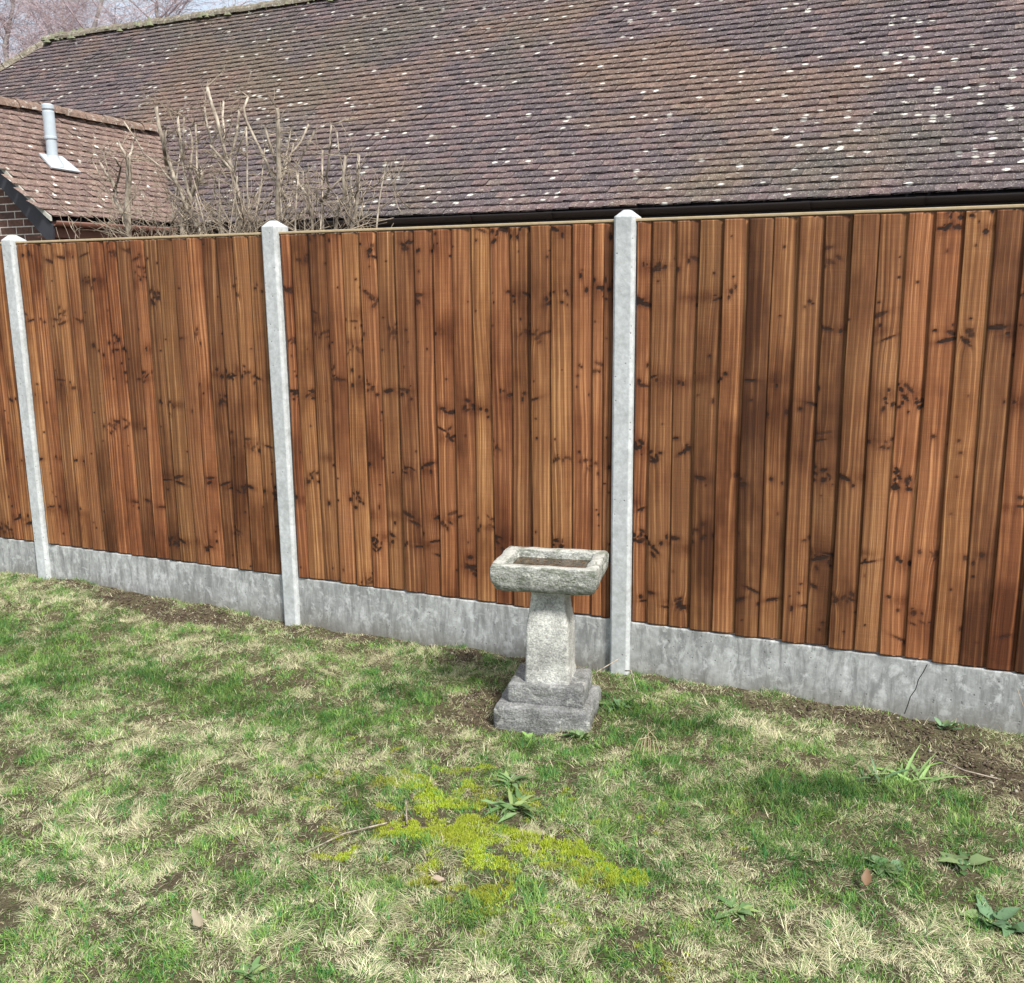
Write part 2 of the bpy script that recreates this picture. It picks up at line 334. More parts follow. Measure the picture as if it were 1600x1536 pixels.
m.add([(p[0], p[1], p[2]-.03) for p in (R0, R1, E0, E1, B0, B1)], [(2, 3, 1, 0), (1, 5, 4, 0), (0, 4, 2), (3, 5, 1)])
m.add([(WX, WY+.04, WR-.04), (WX, 6.6, WR-.04), (WE-.04, WY+.04, WZ-.01), (WE-.04, 6.6, WZ-.01), (2*WX-WE+.04, WY+.04, WZ-.01), (2*WX-WE+.04, 6.6, WZ-.01)], [(0, 2, 3, 1), (0, 1, 5, 4)])
m.build('roof_deck', M['fascia'], house)
def half_round(m, pts, r, L=.3, th=.012):
    """half-round ridge tiles along a straight line"""
    a, b = Vector(pts[0]), Vector(pts[1]); d = (b-a); n = int(d.length/L); d.normalize(); s = Vector((-d.y, d.x, 0)).normalized(); u = s.cross(d) if s.cross(d).z > 0 else d.cross(s)
    for k in range(n):
        j = random.gauss(0, .006); jr = random.gauss(0, .02)
        p0 = a+d*(k*L+.004); p1 = a+d*((k+1)*L-.004); V = []
        for (p, rr) in ((p0, r*1.03), (p1, r)):
            for q in (rr, rr-th):
                for t in range(9):
                    th_ = math.pi*t/8+jr*.3
                    V.append(p+s*(math.cos(th_)*q)+u*(math.sin(th_)*q*.85+j))
        F = []
        for t in range(8): F += [(t, t+1, 19+t, 18+t), (9+t, 27+t, 28+t, 10+t), (t, 9+t, 10+t, t+1), (18+t, 19+t, 28+t, 27+t)]
        m.add(V, F)
m = MB(); half_round(m, ((HX0-.1, RY, RZ-.03), (HX1, RY, RZ-.03)), .125); half_round(m, ((HX0-3.35, RY-3.35, EZ+.08), (HX0+.12, RY+.12, RZ+.06)), .125); m.build('ridge_tiles', M['ridge'], house)
m = MB(); half_round(m, ((WX, WY, WR-.02), (WX, WY+3.2, WR-.02)), .12); m.build('wing_ridge_tiles', M['ridge2'], house)
# moss cushions along the main ridge
m = MB()
for k in range(1500):
    x = random.uniform(HX0, HX1); s = random.choice((-1, -1, 1)); r = random.uniform(.012, .05)*(1.3 if mn.noise(Vector((x*1.3, 0, 0))) > 0 else .6); yy = RY+s*abs(random.gauss(.04, .07)); zz = RZ+.075-abs(yy-RY)*.75+random.uniform(-.01, .01)
    n = 6; V = [(x+math.cos(t*6.28/n)*r*random.uniform(.7, 1.6), yy+math.sin(t*6.28/n)*r*random.uniform(.6, 1), zz-.02) for t in range(n)]+[(x+random.gauss(0, r*.2), yy, zz+r*random.uniform(.4, 1.))]
    m.add(V, [(t, (t+1) % n, n) for t in range(n)])
rm = m.build('ridge_moss', plain('roof_moss', (.16, .17, .11), .95, .05, .6, 9), house); rm['kind'] = 'stuff'
# walls
m = MB(); m.box(HX0-3.1, HX1-.3, EY+.42, EY+.62, -.1, 2.34); m.box(HX0-3.1, HX0-2.9, EY+.63, 2*RY-EY-.4, -.1, 2.34); m.box(HX0-3.1, HX1-.3, 2*RY-EY-.6, 2*RY-EY-.4, -.1, 2.34); m.build('wall', M['brick'], house)
m = MB(); gy0 = WY+.16; hw = WE-WX-.22
m.add([(WX-hw, gy0, -.1), (WX+hw, gy0, -.1), (WX+hw, gy0, WR-hw*PT-.09), (WX, gy0, WR-.09), (WX-hw, gy0, WR-hw*PT-.09)]+[(WX-hw, gy0+.2, -.1), (WX+hw, gy0+.2, -.1), (WX+hw, gy0+.2, WR-hw*PT-.09), (WX, gy0+.2, WR-.09), (WX-hw, gy0+.2, WR-hw*PT-.09)],
      [(0, 1, 2, 3, 4), (9, 8, 7, 6, 5), (1, 6, 7, 2), (0, 4, 9, 5)])
m.box(WX+hw-.2, WX+hw-.004, gy0+.204, EY+.41, -.1, WR-hw*PT-.1)
m.box(WX-hw+.004, WX-hw+.2, gy0+.204, EY+.41, -.1, WR-hw*PT-.1); m.build('gable_wall', M['brick'], house)
# barge boards and verge mortar on the gable
for s in (1, -1):
    m = MB(); y0, y1 = WY+.012, WY+.036
    e = (WX+s*(WE-WX+.03), WZ-.045); t = (WX, WR-.01)
    V = [(e[0], y0, e[1]), (t[0], y0, t[1]), (t[0], y0, t[1]-.21), (e[0]-s*.03, y0, e[1]-.2)]; V += [(a, y1, c) for a, _, c in V]
    m.add(V, [(0, 1, 2, 3), (7, 6, 5, 4), (0, 4, 5, 1), (2, 6, 7, 3), (0, 3, 7, 4), (1, 5, 6, 2)]); m.build('barge_board', M['fascia'], house)
    m = MB(); N = 26
    for k in range(N):
        f0, f1 = k/N, (k+.96)/N; fl = lambda f: .05*max(0, 1-f*1.89/.55)**2
        a = (e[0]+(t[0]-e[0])*f0, e[1]+(t[1]-e[1])*f0+.028+fl(f0)); b = (e[0]+(t[0]-e[0])*f1, e[1]+(t[1]-e[1])*f1+.028+fl(f1)); h = .035
        ya = WY-.008+random.uniform(-.004, .004)
        V = [(a[0], ya, a[1]-h), (b[0], ya, b[1]-h), (b[0], ya, b[1]+.012), (a[0], ya, a[1]+.012)]; V += [(p, WY+.011, q) for p, _, q in V]
        m.add(V, [(0, 1, 2, 3), (4, 7, 6, 5), (3, 2, 6, 7), (0, 4, 5, 1), (0, 3, 7, 4), (1, 5, 6, 2)])
    m.build('verge', M['mortar'], house)
m = MB(); m.box(WX-1.36, WX-.02, WY+.037, gy0-.002, WR-.36, WR-.34) if False else None
m = MB(); m.box(WE-.06, WE-.035, WY+.04, EY-.02, WZ-.15, WZ-.005); m.box(WE-.22, WE-.061, WY+.04, EY, WZ-.15, WZ-.13); m.build('wing_fascia', M['redwood'], house)
m = MB(); m.box(WE-.02, HX1, EY+.06, EY+.085, EZ-.17, EZ-.005); m.box(WE+.0, HX1, EY+.086, EY+.42, EZ-.17, EZ-.15); m.build('fascia', M['fascia'], house)
def gutter(m, a, b, r, n=10):
    a, b = Vector(a), Vector(b); d = (b-a).normalized(); s = Vector((-d.y, d.x, 0)); V = []
    for p in (a, b):
        for q in (r, r-.004):
            for t in range(n+1):
                th = math.pi+math.pi*t/n; V.append(p+s*(math.cos(th)*q)+Vector((0, 0, math.sin(th)*q)))
    k = n+1; F = []
    for t in range(n): F += [(t, 2*k+t, 2*k+t+1, t+1), (k+t, k+t+1, 3*k+t+1, 3*k+t)]
    F += [(0, k, 3*k, 2*k), (n, 2*k+n, 3*k+n, k+n)]
    for e in (0, 2*k): F += [(e+t, e+t+1, e+k+t+1, e+k+t) for t in range(n)]
    m.add(V, F)
m = MB(); gutter(m, (WE+.06, EY, EZ-.02), (HX1, EY, EZ-.02), .058); gt = m.build('gutter', M['gutter'], house, True)
for x in (-5.0, -3.13, -2.29, -1.45, .04, .93, 2.4, 3.9):
    m = MB(); gutter(m, (x-.035, EY, EZ-.018), (x+.035, EY, EZ-.018), .066); c = m.build('gutter_joint', M['gutter'], None, True); c.parent = gt
gt.location = (0, 0, 0)
m = MB(); gutter(m, (WE+.03, WY+.02, WZ-.0), (WE+.03, EY-.1, WZ-.0), .05); m.build('wing_gutter', M['redwood'], house, True)
# flue
fx, fy = -7.46, 3.68; fz = WR-(fx-WX)*PT
m = MB(); m.tube([(fx, fy, fz-.1), (fx, fy, fz+.26)], [.054, .054], 20); fl = m.build('flue_pipe', M['flue'], house, False)
m = MB(); m.tube([(fx, fy, fz+.245), (fx, fy, fz+.255), (fx, fy, fz+.275), (fx, fy, fz+.28), (fx, fy, fz+.52), (fx, fy, fz+.53)], [.056, .064, .064, .059, .059, .056], 20)
c = m.build('upper_sleeve', M['flue'], None); c.parent = fl
m = MB(); m.tube([(fx, fy, fz+.531), (fx, fy, fz+.55), (fx, fy, fz+.585), (fx, fy, fz+.60)], [.05, .063, .063, .04], 20); c = m.build('flue_cap', M['flue'], None); c.parent = fl
for o in (fl,): 
    for q in o.children: q.matrix_parent_inverse = Matrix()
m = MB()                                        # lead-like slate flashing lying on the tiles
def on(u, v, h): return (fx+u*cP+h*sP, fy+v, fz-u*sP+h*cP)
V = [on(-.10, -.13, .05), on(.13, -.14, .055), on(.15, .22, .055), on(-.10, .16, .05)]; V2 = [on(-.10, -.13, .035), on(.13, -.14, .038), on(.15, .22, .038), on(-.10, .16, .035)]
m.add(V+V2, [(0, 1, 2, 3), (4, 7, 6, 5), (0, 4, 5, 1), (1, 5, 6, 2), (2, 6, 7, 3), (3, 7, 4, 0)])
m.tube([(fx, fy, fz-.03), (fx, fy, fz+.07), (fx, fy, fz+.09)], [.12, .066, .06], 20, False); m.build('flashing', M['lead'], house)

# ------------------------------------------------------------------ fence
ZT, ZP = .25, 2.068
B = {0: [-4.9], 1: [-3.700, -3.623, -3.515, -3.423, -3.328, -3.229, -3.137, -3.026, -2.931, -2.829, -2.728, -2.646, -2.534, -2.433, -2.329, -2.231, -2.130, -2.031],
     2: [-1.822, -1.758, -1.657, -1.554, -1.456, -1.355, -1.253, -1.153, -1.051, -.947, -.848, -.744, -.646, -.546, -.441, -.341, -.240, -.141, -.092],
     3: [.056, .129, .232, .331, .434, .537, .638, .740, .839, .941, 1.044, 1.147, 1.245, 1.348, 1.454, 1.555, 1.655, 1.752]}
B[0] = [-5.58+.0985*k+random.uniform(-.008, .008) for k in range(18)]
B[4] = [1.935+.1*k+random.uniform(-.008, .008) for k in range(18)]
EX = {0: -3.812, 1: -1.93, 2: -.047, 3: 1.83, 4: 3.71}
PL = {0: 'feather-edge fence panel cut off by the left edge, left of the first concrete post', 1: 'brown feather-edge fence panel between the two left concrete posts, under the bare bushes',
      2: 'brown feather-edge fence panel directly behind the stone bird bath', 3: 'nearest and largest fence panel, right of the concrete post beside the bird bath', 4: 'fence panel beyond the right edge'}
GL = {0: 'short stretch of concrete gravel board at the far left edge', 1: 'concrete gravel board with white wash marks between the two left posts', 2: 'concrete gravel board behind the bird bath pedestal',
      3: 'grey concrete gravel board with a thin dark crack, right of the bird bath', 4: 'gravel board beyond the right edge'}
crx = 1.30
for pi in (0, 1, 2, 3, 4):
    xs = B[pi]+[EX[pi]]; x0, x1 = xs[0], xs[-1]
    T_ = empty('fence_panel', ((x0+x1)/2, 0, ZT), PL[pi], 'fence panel', 'feather-edge fence panels between concrete posts')
    Vs = []; Fs = []; As = []; Ks = []; base = 0; rb = np.random.default_rng(500+pi); nseg = 360
    log_left = 0
    for k in range(len(xs)-1):
        if log_left <= 0:                                  # neighbouring boards sawn from one log share their knot rows
            log_left = int(rb.integers(2, 6)); rows = []; zz = rb.uniform(.03, .35)
            while zz < 1.8: rows.append((zz, rb.uniform(.5, 1.1))); zz += rb.uniform(.12, .45)
            log_r = rb.random()
        log_left -= 1
        a, b = xs[k], xs[k+1]+.022
        if k == len(xs)-2: b = xs[k+1]
        W0 = b-a; vis = xs[k+1]-a; r = (log_r*.35+rb.random()*.65); lean = rb.uniform(-.004, .004); bow = rb.uniform(-.003, .003); cup = rb.uniform(-.001, .003)
        zb = ZT+rb.uniform(.0, .006); zt = ZP-.017-rb.uniform(0, .003); yo = rb.uniform(-.0015, .0015); tk = rb.uniform(.019, .027)
        qs = np.array([0, .04, .2, .38, .54, .68, .80, .90, 1.]); hs = np.array([1, 1, .985, .92, .80, .62, .43, .26, .14])
        uu = np.concatenate([[0, 0, .0012], np.linspace(.0035, W0, 24), [W0]]); yy = np.concatenate([[.004, -tk+.003, -tk+.0008], -tk*np.interp(np.linspace(.03, 1, 24), qs, hs)-cup*np.sin(np.linspace(0, 3.14, 24)), [.004]])
        t = np.linspace(0, 1, nseg+1); z = zb+(zt-zb)*t; n = len(uu)
        dx = lean*(t-.5)+bow*np.sin(t*math.pi)+.0012*np.sin(t*9+r*20); dy = .002*np.sin(t*5+r*11)+yo
        U, Z = np.meshgrid(uu, z-ZT)
        P = np.stack([a+U+dx[:, None], yy[None]+dy[:, None]-.002+0*U, np.repeat(z[:, None], n, 1)], -1)
        K = np.zeros_like(U); H = np.zeros_like(U); Bn = np.zeros_like(U); D = np.zeros_like(U)
        def knot(u0, z0, ru, rz, dark, sl=0.):
            global_ = None
            du = U-u0; dz = Z-z0-sl*du; q = np.sqrt((du/ru)**2+(dz/rz)**2)
            e = np.clip(1.25-q**2.2, 0, 1)
            np.maximum(K, np.clip(e*3., 0, 1)*min(1., dark*1.15), out=K)
            np.maximum(H, np.exp(-(q/1.9)**2)*min(1, dark+.2)*.95, out=H)
            rs = min(ru, .011); Bn[...] += np.tanh(du/.004)*rs*.38*np.exp(-(du/(rs*2.6))**2-(dz/(rs*3.2))**2)
        for (zr, wt) in rows:
            if rb.random() < .3: continue
            for _ in range(int(rb.integers(1, 4))):
                kind = rb.random(); u0 = rb.uniform(.0, vis); z0 = zr+rb.normal(0, .02)
                if kind < .5: knot(u0, z0, rb.uniform(.004, .009), rb.uniform(.005, .012), wt*rb.uniform(.8, 1.15))
                elif kind < .78:                             # spike knot: a slanting dark streak with frayed halo
                    L = rb.uniform(.014, .036); knot(u0, z0, L, rb.uniform(.004, .010), wt*rb.uniform(.65, 1.1), rb.uniform(-.5, .5))
                else:
                    for __ in range(6): knot(u0+rb.normal(0, .022), z0+rb.normal(0, .020), rb.uniform(.004, .014), rb.uniform(.004, .011), wt*rb.uniform(.5, 1.), rb.uniform(-.8, .8))
            if wt > .6 and rb.random() < .55: H = np.maximum(H, .75*np.exp(-((Z-zr-rb.normal(0, .01))/rb.uniform(.015, .045))**2)*np.clip(1-np.abs(U-rb.uniform(0, vis))/rb.uniform(.05, .12), 0, 1))
        for _ in range(int(rb.integers(2, 8))): knot(rb.uniform(.005, vis), rb.uniform(0, 1.8), rb.uniform(.0025, .0055), rb.uniform(.0025, .006), rb.uniform(.35, 1.))
        uo = rb.random()*3
        Vs.append(P.reshape(-1, 3)); As.append(np.stack([uo+U, Z+ZT+r*7, r+0*U], -1).reshape(-1, 3)); Ks.append(np.stack([K, np.clip(H, 0, 1), Bn], -1).reshape(-1, 3))
        i = np.arange(nseg)[:, None]*n+np.arange(n)[None]; j = np.arange(nseg)[:, None]*n+(np.arange(n)[None]+1) % n
        Fs.append(np.stack([i, j, j+n, i+n], -1).reshape(-1, 4)+base)
        e = nseg*n; m_ = n//2; capq = [(q, q+1, n-2-q, n-1-q) for q in range(m_-1)]
        Fs.append(np.array([c[::-1] for c in capq])+base); Fs.append(np.array(capq)+base+e); base += n*(nseg+1)
    mesh('boards', np.concatenate(Vs), np.concatenate(Fs), M['wood'], T_, attrs={'board': ('FLOAT_VECTOR', np.concatenate(As)), 'knot': ('FLOAT_VECTOR', np.concatenate(Ks))})
    m = MB(); m.box(x0-.012, x1+.006, -.024, .034, ZP-.0135, ZP-.001); m.build('capping_rail', M['cap'], T_, bevel=.003)
    for z in (ZT+.12, ZT+.85, ZT+1.6):
        m = MB(); m.box(x0+.002, x1-.002, .005, .042, z, z+.06); m.build('rear_rail', M['cap'], T_)
    # gravel board
    gb = MB(); X0, X1 = x0-.03, x1+.03
    gb.box(X0, X1, -.022, .026, -.06, ZT-.003)
    o = gb.build('gravel_board', M['board'], None, bevel=.006); tag(o, GL[pi], 'gravel board', 'concrete gravel boards along the foot of the fence')
# crack in the right-hand gravel board: a thin dark line recessed in its own sliver
m = MB(); P = [(1.335, .236), (1.322, .20), (1.306, .165), (1.298, .12), (1.280, .085), (1.272, .045), (1.262, .005)]
for (a, b) in zip(P, P[1:]): m.tube([(a[0], -.0225, a[1]), (b[0], -.0225, b[1])], [.0016, .0016], 5)
go = [o for o in C.objects if o.name.startswith('gravel_board')][3]
c = m.build('crack', plain('crack_dark', (.03, .03, .028), .9, .1), None); c.parent = go

def make_post():
    m = MB(); w_, yf, yb, zt_ = .047, -.050, .060, 2.075
    ch = .011
    sec = [(-w_, yb), (w_, yb), (w_, yf+ch), (w_-ch, yf), (-w_+ch, yf), (-w_, yf+ch)]
    V = [(x, y, -.4) for x, y in sec]+[(x, y, zt_) for x, y in sec]+[(x*.30, (y+.0)*.32, zt_+.030) for x, y in sec]
    n = 6; F = [tuple(range(n))[::-1]]
    for l in (0, 1):
        F += [(l*n+k, l*n+(k+1) % n, (l+1)*n+(k+1) % n, (l+1)*n+k) for k in range(n)]
    F.append(tuple(range(2*n, 3*n))); m.add(V, [tuple(reversed(f)) for f in F])
    o = m.build('concrete_post', M['post'], None, bevel=.003, seg=2); return o
post = make_post()
PX = [(-3.76, .0, 'farthest concrete fence post, near the left edge of the picture'), (-1.88, .018, 'middle concrete fence post, between the bushes and the lawn, left of the bird bath'),
      (.003, .0, 'concrete fence post standing right beside the bird bath'), (1.88, 0., 'concrete fence post at the right-hand end of the nearest panel'), (3.76, 0., 'concrete fence post farthest to the right, past the edge of the picture')]
for k, (x, dz, lab) in enumerate(PX):
    o = post if k == 0 else post.copy()
    if k: C.objects.link(o)
    o.location = (x, 0, dz); tag(o, lab, 'fence post', 'concrete fence posts')

# ------------------------------------------------------------------ bird bath
def rough_block(m, cx, cy, z0, z1, wx, wy, ang, bevel, prof=None, n=10, amp=.004, seed=0, inner=None):
    """rounded-rectangle rings stacked with noise; prof = list of (z, scale)"""
    prof = prof or [(z0, 1), (z1, 1)]
    rings = []; ca, sa = math.cos(ang), math.sin(ang)
    def ring(z, sx, sy, bv):
        P = []
        hx, hy = wx/2*sx, wy/2*sy
        for (qx, qy, a0) in ((1, 1, 0), (-1, 1, 90), (-1, -1, 180), (1, -1, 270)):
            for t in range(4):
                th = rad(a0+t*30); P.append((qx*(hx-bv)+math.cos(th)*bv, qy*(hy-bv)+math.sin(th)*bv))
        out = []
        for i in range(16):
            a, b = P[i], P[(i+1) % 16]; L = math.hypot(b[0]-a[0], b[1]-a[1]); k = max(1, round(L/.02)) if i % 4 == 3 else 1
            k = n if i % 4 == 3 else 1
            for s in range(k): out.append((a[0]+(b[0]-a[0])*s/k, a[1]+(b[1]-a[1])*s/k))
        R = []
        for (x, y) in out:
            d = mn.noise(Vector((x*16+seed, y*16, z*16)))*amp+mn.noise(Vector((x*60+seed, y*60, z*60)))*amp*.5
            l = math.hypot(x, y) or 1; x2, y2 = x+x/l*d, y+y/l*d
            R.append((cx+x2*ca-y2*sa, cy+x2*sa+y2*ca, z+mn.noise(Vector((x*14, y*14, seed+z*9)))*amp*.5))
        return R
    rings = [ring(z, sx, sy, bv) for (z, sx, sy, bv) in prof]
    b = len(m.v); N = len(rings[0])
    for r in rings: m.v += r
    for k in range(len(rings)-1):
        for i in range(N): m.f.append((b+k*N+i, b+k*N+(i+1) % N, b+(k+1)*N+(i+1) % N, b+(k+1)*N+i))
    m.f.append(tuple(b+i for i in range(N))[::-1]); m.f.append(tuple(b+(len(rings)-1)*N+i for i in range(N)))
ANG = rad(11); bx_, by_ = -.15, -.518
bath = empty('bird_bath', (bx_, by_, -.03), 'weathered stone bird bath with a rectangular bowl, standing on the lawn by the fence', 'bird bath')
def lerp_prof(pts, k=3):
    out = []
    for (a, b) in zip(pts, pts[1:]):
        for s in range(k): out.append(tuple(a[i]+(b[i]-a[i])*s/k for i in range(4)))
    return out+[pts[-1]]
m = MB(); rough_block(m, bx_-.003, by_-.012, 0, 0, .415, .325, ANG, 0, lerp_prof([(-.10, 1, 1, .016), (.03, .995, .995, .014), (.044, .98, .98, .012), (.051, .955, .955, .012), (.052, .6, .6, .01)]), 14, .009, 3); m.build('lower_plinth', M['plinth'], bath, True)
m = MB(); rough_block(m, bx_+.002, by_+.0, 0, 0, .325, .245, ANG, 0, lerp_prof([(.046, .96, .96, .012), (.054, .995, .995, .012), (.118, 1, 1, .012), (.132, .98, .98, .014), (.137, .95, .95, .014), (.138, .5, .5, .01)]), 12, .007, 9); m.build('upper_plinth', M['plinth'], bath, True)
m = MB(); rough_block(m, bx_+.002, by_+.0, 0, 0, .186, .180, ANG, 0, lerp_prof([(.128, 1.03, 1.03, .014), (.15, 1.04, 1.04, .014), (.20, 1.0, 1.0, .014), (.30, .99, .99, .014), (.37, .975, .975, .014), (.42, .91, .91, .014), (.47, .82, .82, .012), (.53, .755, .755, .012), (.60, .76, .76, .012)], 4), 8, .0025, 5); m.build('column', M['column'], bath, True)
# bowl: outer shell then rim and basin in one ring stack
m = MB(); W_, D_ = .446, .325
rough_block(m, bx_+.004, by_-.004, 0, 0, W_, D_, ANG, 0,
    lerp_prof([(.548, .50, .50, .02), (.552, .86, .84, .015), (.562, .93, .92, .014), (.598, .995, .995, .012), (.650, 1.005, 1.005, .010), (.661, .99, .99, .009), (.665, .975, .97, .008), (.664, .77, .72, .010), (.658, .75, .70, .012), (.622, .73, .67, .016), (.612, .5, .45, .01)], 2), 16, .0065, 1)
m.build('bowl', M['bowl'], bath, True)
k = NT('murky_water', .12, .5); k.col(k.mix(k.ramp(k.noise(k.pos(), 40., 5, .7), (.45, 0.), (.65, 1.)), (.030, .020, .011), (.12, .078, .038))); k.bump(k.noise(k.pos(), 55., 4), .25, .004)
m = MB(); ca, sa = math.cos(ANG), math.sin(ANG); hx, hy = W_*.368, D_*.338
P = [(x*ca-y*sa+bx_+.004, x*sa+y*ca+by_-.004) for x, y in ((-hx, -hy), (hx, -hy), (hx, hy), (-hx, hy))]
m.add([(a, b, .622) for a, b in P]+[(a, b, .632) for a, b in P], [(3, 2, 1, 0), (4, 5, 6, 7), (0, 1, 5, 4), (1, 2, 6, 5), (2, 3, 7, 6), (3, 0, 4, 7)]); m.build('water', k.m, bath)
# wet leaf litter in the water
V = []; F = []; A = []
def leaf(V, F, A, c, l, w_, yaw_, tilt, col, bend=.3, roll_=0):
    """a small pointed leaf of 2x4 quads, folded along the midrib"""
    R = Matrix.Rotation(yaw_, 3, 'Z') @ Matrix.Rotation(-tilt, 3, 'Y') @ Matrix.Rotation(roll_, 3, 'X'); b = len(V)
    for s in range(5):
        t = s/4; hw = w_*.5*math.sin(math.pi*min(.97, max(.05, t))**.8)*random.uniform(.65, 1.2)
        for q in (-1, 0, 1):
            p = R @ Vector((t*l, q*hw, -bend*l*t*t+(abs(q))*hw*.35)); V.append((c[0]+p.x, c[1]+p.y, c[2]+p.z))
            A.append((col[0], col[1], col[2], 1) if q else (col[0]*1.2, col[1]*1.2, col[2]*1.2, 1))
    for s in range(4):
        for q in (0, 1): F.append((b+s*3+q, b+s*3+q+1, b+s*3+q+4, b+s*3+q+3))
for kq in range(26):
    x, y = random.uniform(-hx, hx)*.9, random.uniform(-hy, hy)*.9
    leaf(V, F, A, (x*ca-y*sa+bx_, x*sa+y*ca+by_, .6335), random.uniform(.006, .02), random.uniform(.003, .009), random.uniform(0, 6.3), 0, random.choice([(.16, .09, .04), (.24, .15, .07), (.08, .05, .025), (.22, .12, .05)]), .05)
ll = mesh('leaf_litter', V, F, M['leaf'], bath, attrs={'col': ('FLOAT_COLOR', A)}); ll['kind'] = 'stuff'

# ------------------------------------------------------------------ bare pruned bushes behind the fence
def grow(m, p, d, r, L, depth, fine, spread=.7, rng=random):
    """one wandering twig with side twigs"""
    n = max(3, int(L/.05)); pts = [Vector(p)]; d = Vector(d).normalized()
    for k in range(n):
        d = (d+Vector((rng.gauss(0, .13), rng.gauss(0, .13), rng.gauss(0, .1)+.02))).normalized(); pts.append(pts[-1]+d*(L/n))
    m.tube(pts, [r*(1-.55*k/n) for k in range(n+1)], 5)
    if depth > 0:
        for k in range(rng.randint(2, 4)):
            q = rng.randint(1, n-1); dd = (d+Vector((rng.gauss(0, spread), rng.gauss(0, spread), rng.gauss(.1, spread)))).normalized()
            grow(fine, pts[q], dd, r*.55, L*rng.uniform(.35, .7), depth-1, fine, spread)
ST = dict(
 a=[([(-3.76, 1.6), (-3.75, 2.14), (-3.73, 2.38), (-3.70, 2.63)], .026), ([(-3.70, 2.60), (-3.72, 2.65), (-3.77, 2.73)], .010), ([(-3.70, 2.62), (-3.65, 2.71)], .010), ([(-3.75, 1.9), (-3.77, 2.26), (-3.85, 2.38), (-3.85, 2.48), (-3.95, 2.61)], .012), ([(-3.85, 2.42), (-3.77, 2.57), (-3.80, 2.62)], .008)],
 b=[([(-3.0, 1.75), (-3.15, 2.14), (-3.25, 2.32), (-3.33, 2.49), (-3.37, 2.62), (-3.42, 2.81), (-3.43, 2.92)], .017), ([(-3.38, 2.56), (-3.37, 2.77)], .012), ([(-3.30, 2.42), (-3.38, 2.49), (-3.56, 2.64), (-3.71, 2.85)], .006),
    ([(-3.22, 2.28), (-3.21, 2.32), (-3.22, 2.39), (-3.25, 2.58), (-3.26, 2.85)], .011), ([(-3.24, 2.56), (-3.23, 2.64), (-3.21, 2.84)], .007), ([(-3.30, 1.5), (-3.29, 2.14), (-3.28, 2.29), (-3.20, 2.36), (-3.09, 2.48), (-3.11, 2.51)], .020), ([(-3.2, 2.42), (-3.16, 2.64), (-3.17, 2.77)], .008), ([(-3.12, 2.45), (-3.13, 2.59), (-3.12, 2.79)], .008)],
 c=[([(-2.84, 1.5), (-2.84, 2.13), (-2.80, 2.30), (-2.85, 2.46), (-2.90, 2.58), (-2.95, 2.81), (-3.01, 3.00)], .015), ([(-2.91, 2.62), (-2.90, 2.72), (-2.89, 2.91)], .009), ([(-2.86, 2.48), (-2.87, 2.58), (-2.80, 2.73), (-2.77, 2.87)], .010), ([(-2.82, 2.42), (-2.85, 2.49), (-3.02, 2.66)], .010), ([(-2.98, 2.58), (-3.00, 2.67), (-3.04, 2.89)], .009), ([(-2.84, 2.44), (-2.82, 2.58), (-2.73, 2.74)], .006),
    ([(-2.76, 1.9), (-2.75, 2.39), (-2.73, 2.75)], .008), ([(-2.9, 1.6), (-2.96, 2.1), (-2.98, 2.3)], .016)],
 d=[([(-2.55, 1.5), (-2.54, 2.13), (-2.52, 2.36), (-2.50, 2.57), (-2.49, 2.84)], .018), ([(-2.46, 2.30), (-2.50, 2.38), (-2.59, 2.53), (-2.73, 2.79), (-2.70, 2.92)], .010), ([(-2.51, 2.44), (-2.52, 2.54), (-2.59, 2.75)], .010), ([(-2.50, 2.40), (-2.43, 2.55), (-2.27, 2.73)], .009), ([(-2.49, 2.44), (-2.47, 2.50), (-2.40, 2.72)], .007),
    ([(-2.28, 1.9), (-2.29, 2.31), (-2.38, 2.49), (-2.23, 2.69)], .009), ([(-2.46, 2.16), (-2.31, 2.26)], .008)],
 e=[([(-2.22, 1.7), (-2.20, 2.21), (-2.18, 2.58)], .009), ([(-2.18, 2.30), (-2.16, 2.43), (-2.11, 2.72)], .007), ([(-2.22, 2.28), (-2.05, 2.42)], .007)],
 f=[([(-2.12, 2.0), (-2.10, 2.21), (-2.04, 2.31), (-2.02, 2.54)], .012), ([(-2.02, 1.8), (-2.00, 2.13), (-1.94, 2.37), (-1.93, 2.54)], .013), ([(-2.0, 1.8), (-2.00, 2.14), (-1.99, 2.42)], .007), ([(-1.97, 2.30), (-1.94, 2.34), (-1.75, 2.35)], .004)])
LB = dict(a='small bare bush with one thick forked stem, leftmost of the bushes', b='bare pruned bush with a tall thick double stem, second bush from the left', c='tallest bare pruned bush, in the middle of the row behind the fence',
          d='bare pruned bush fanning out right above the middle concrete post', e='thin reddish bare bush with two upright shoots, right of the fanning bush', f='two pale upright cut stems at the right end of the bare bushes')
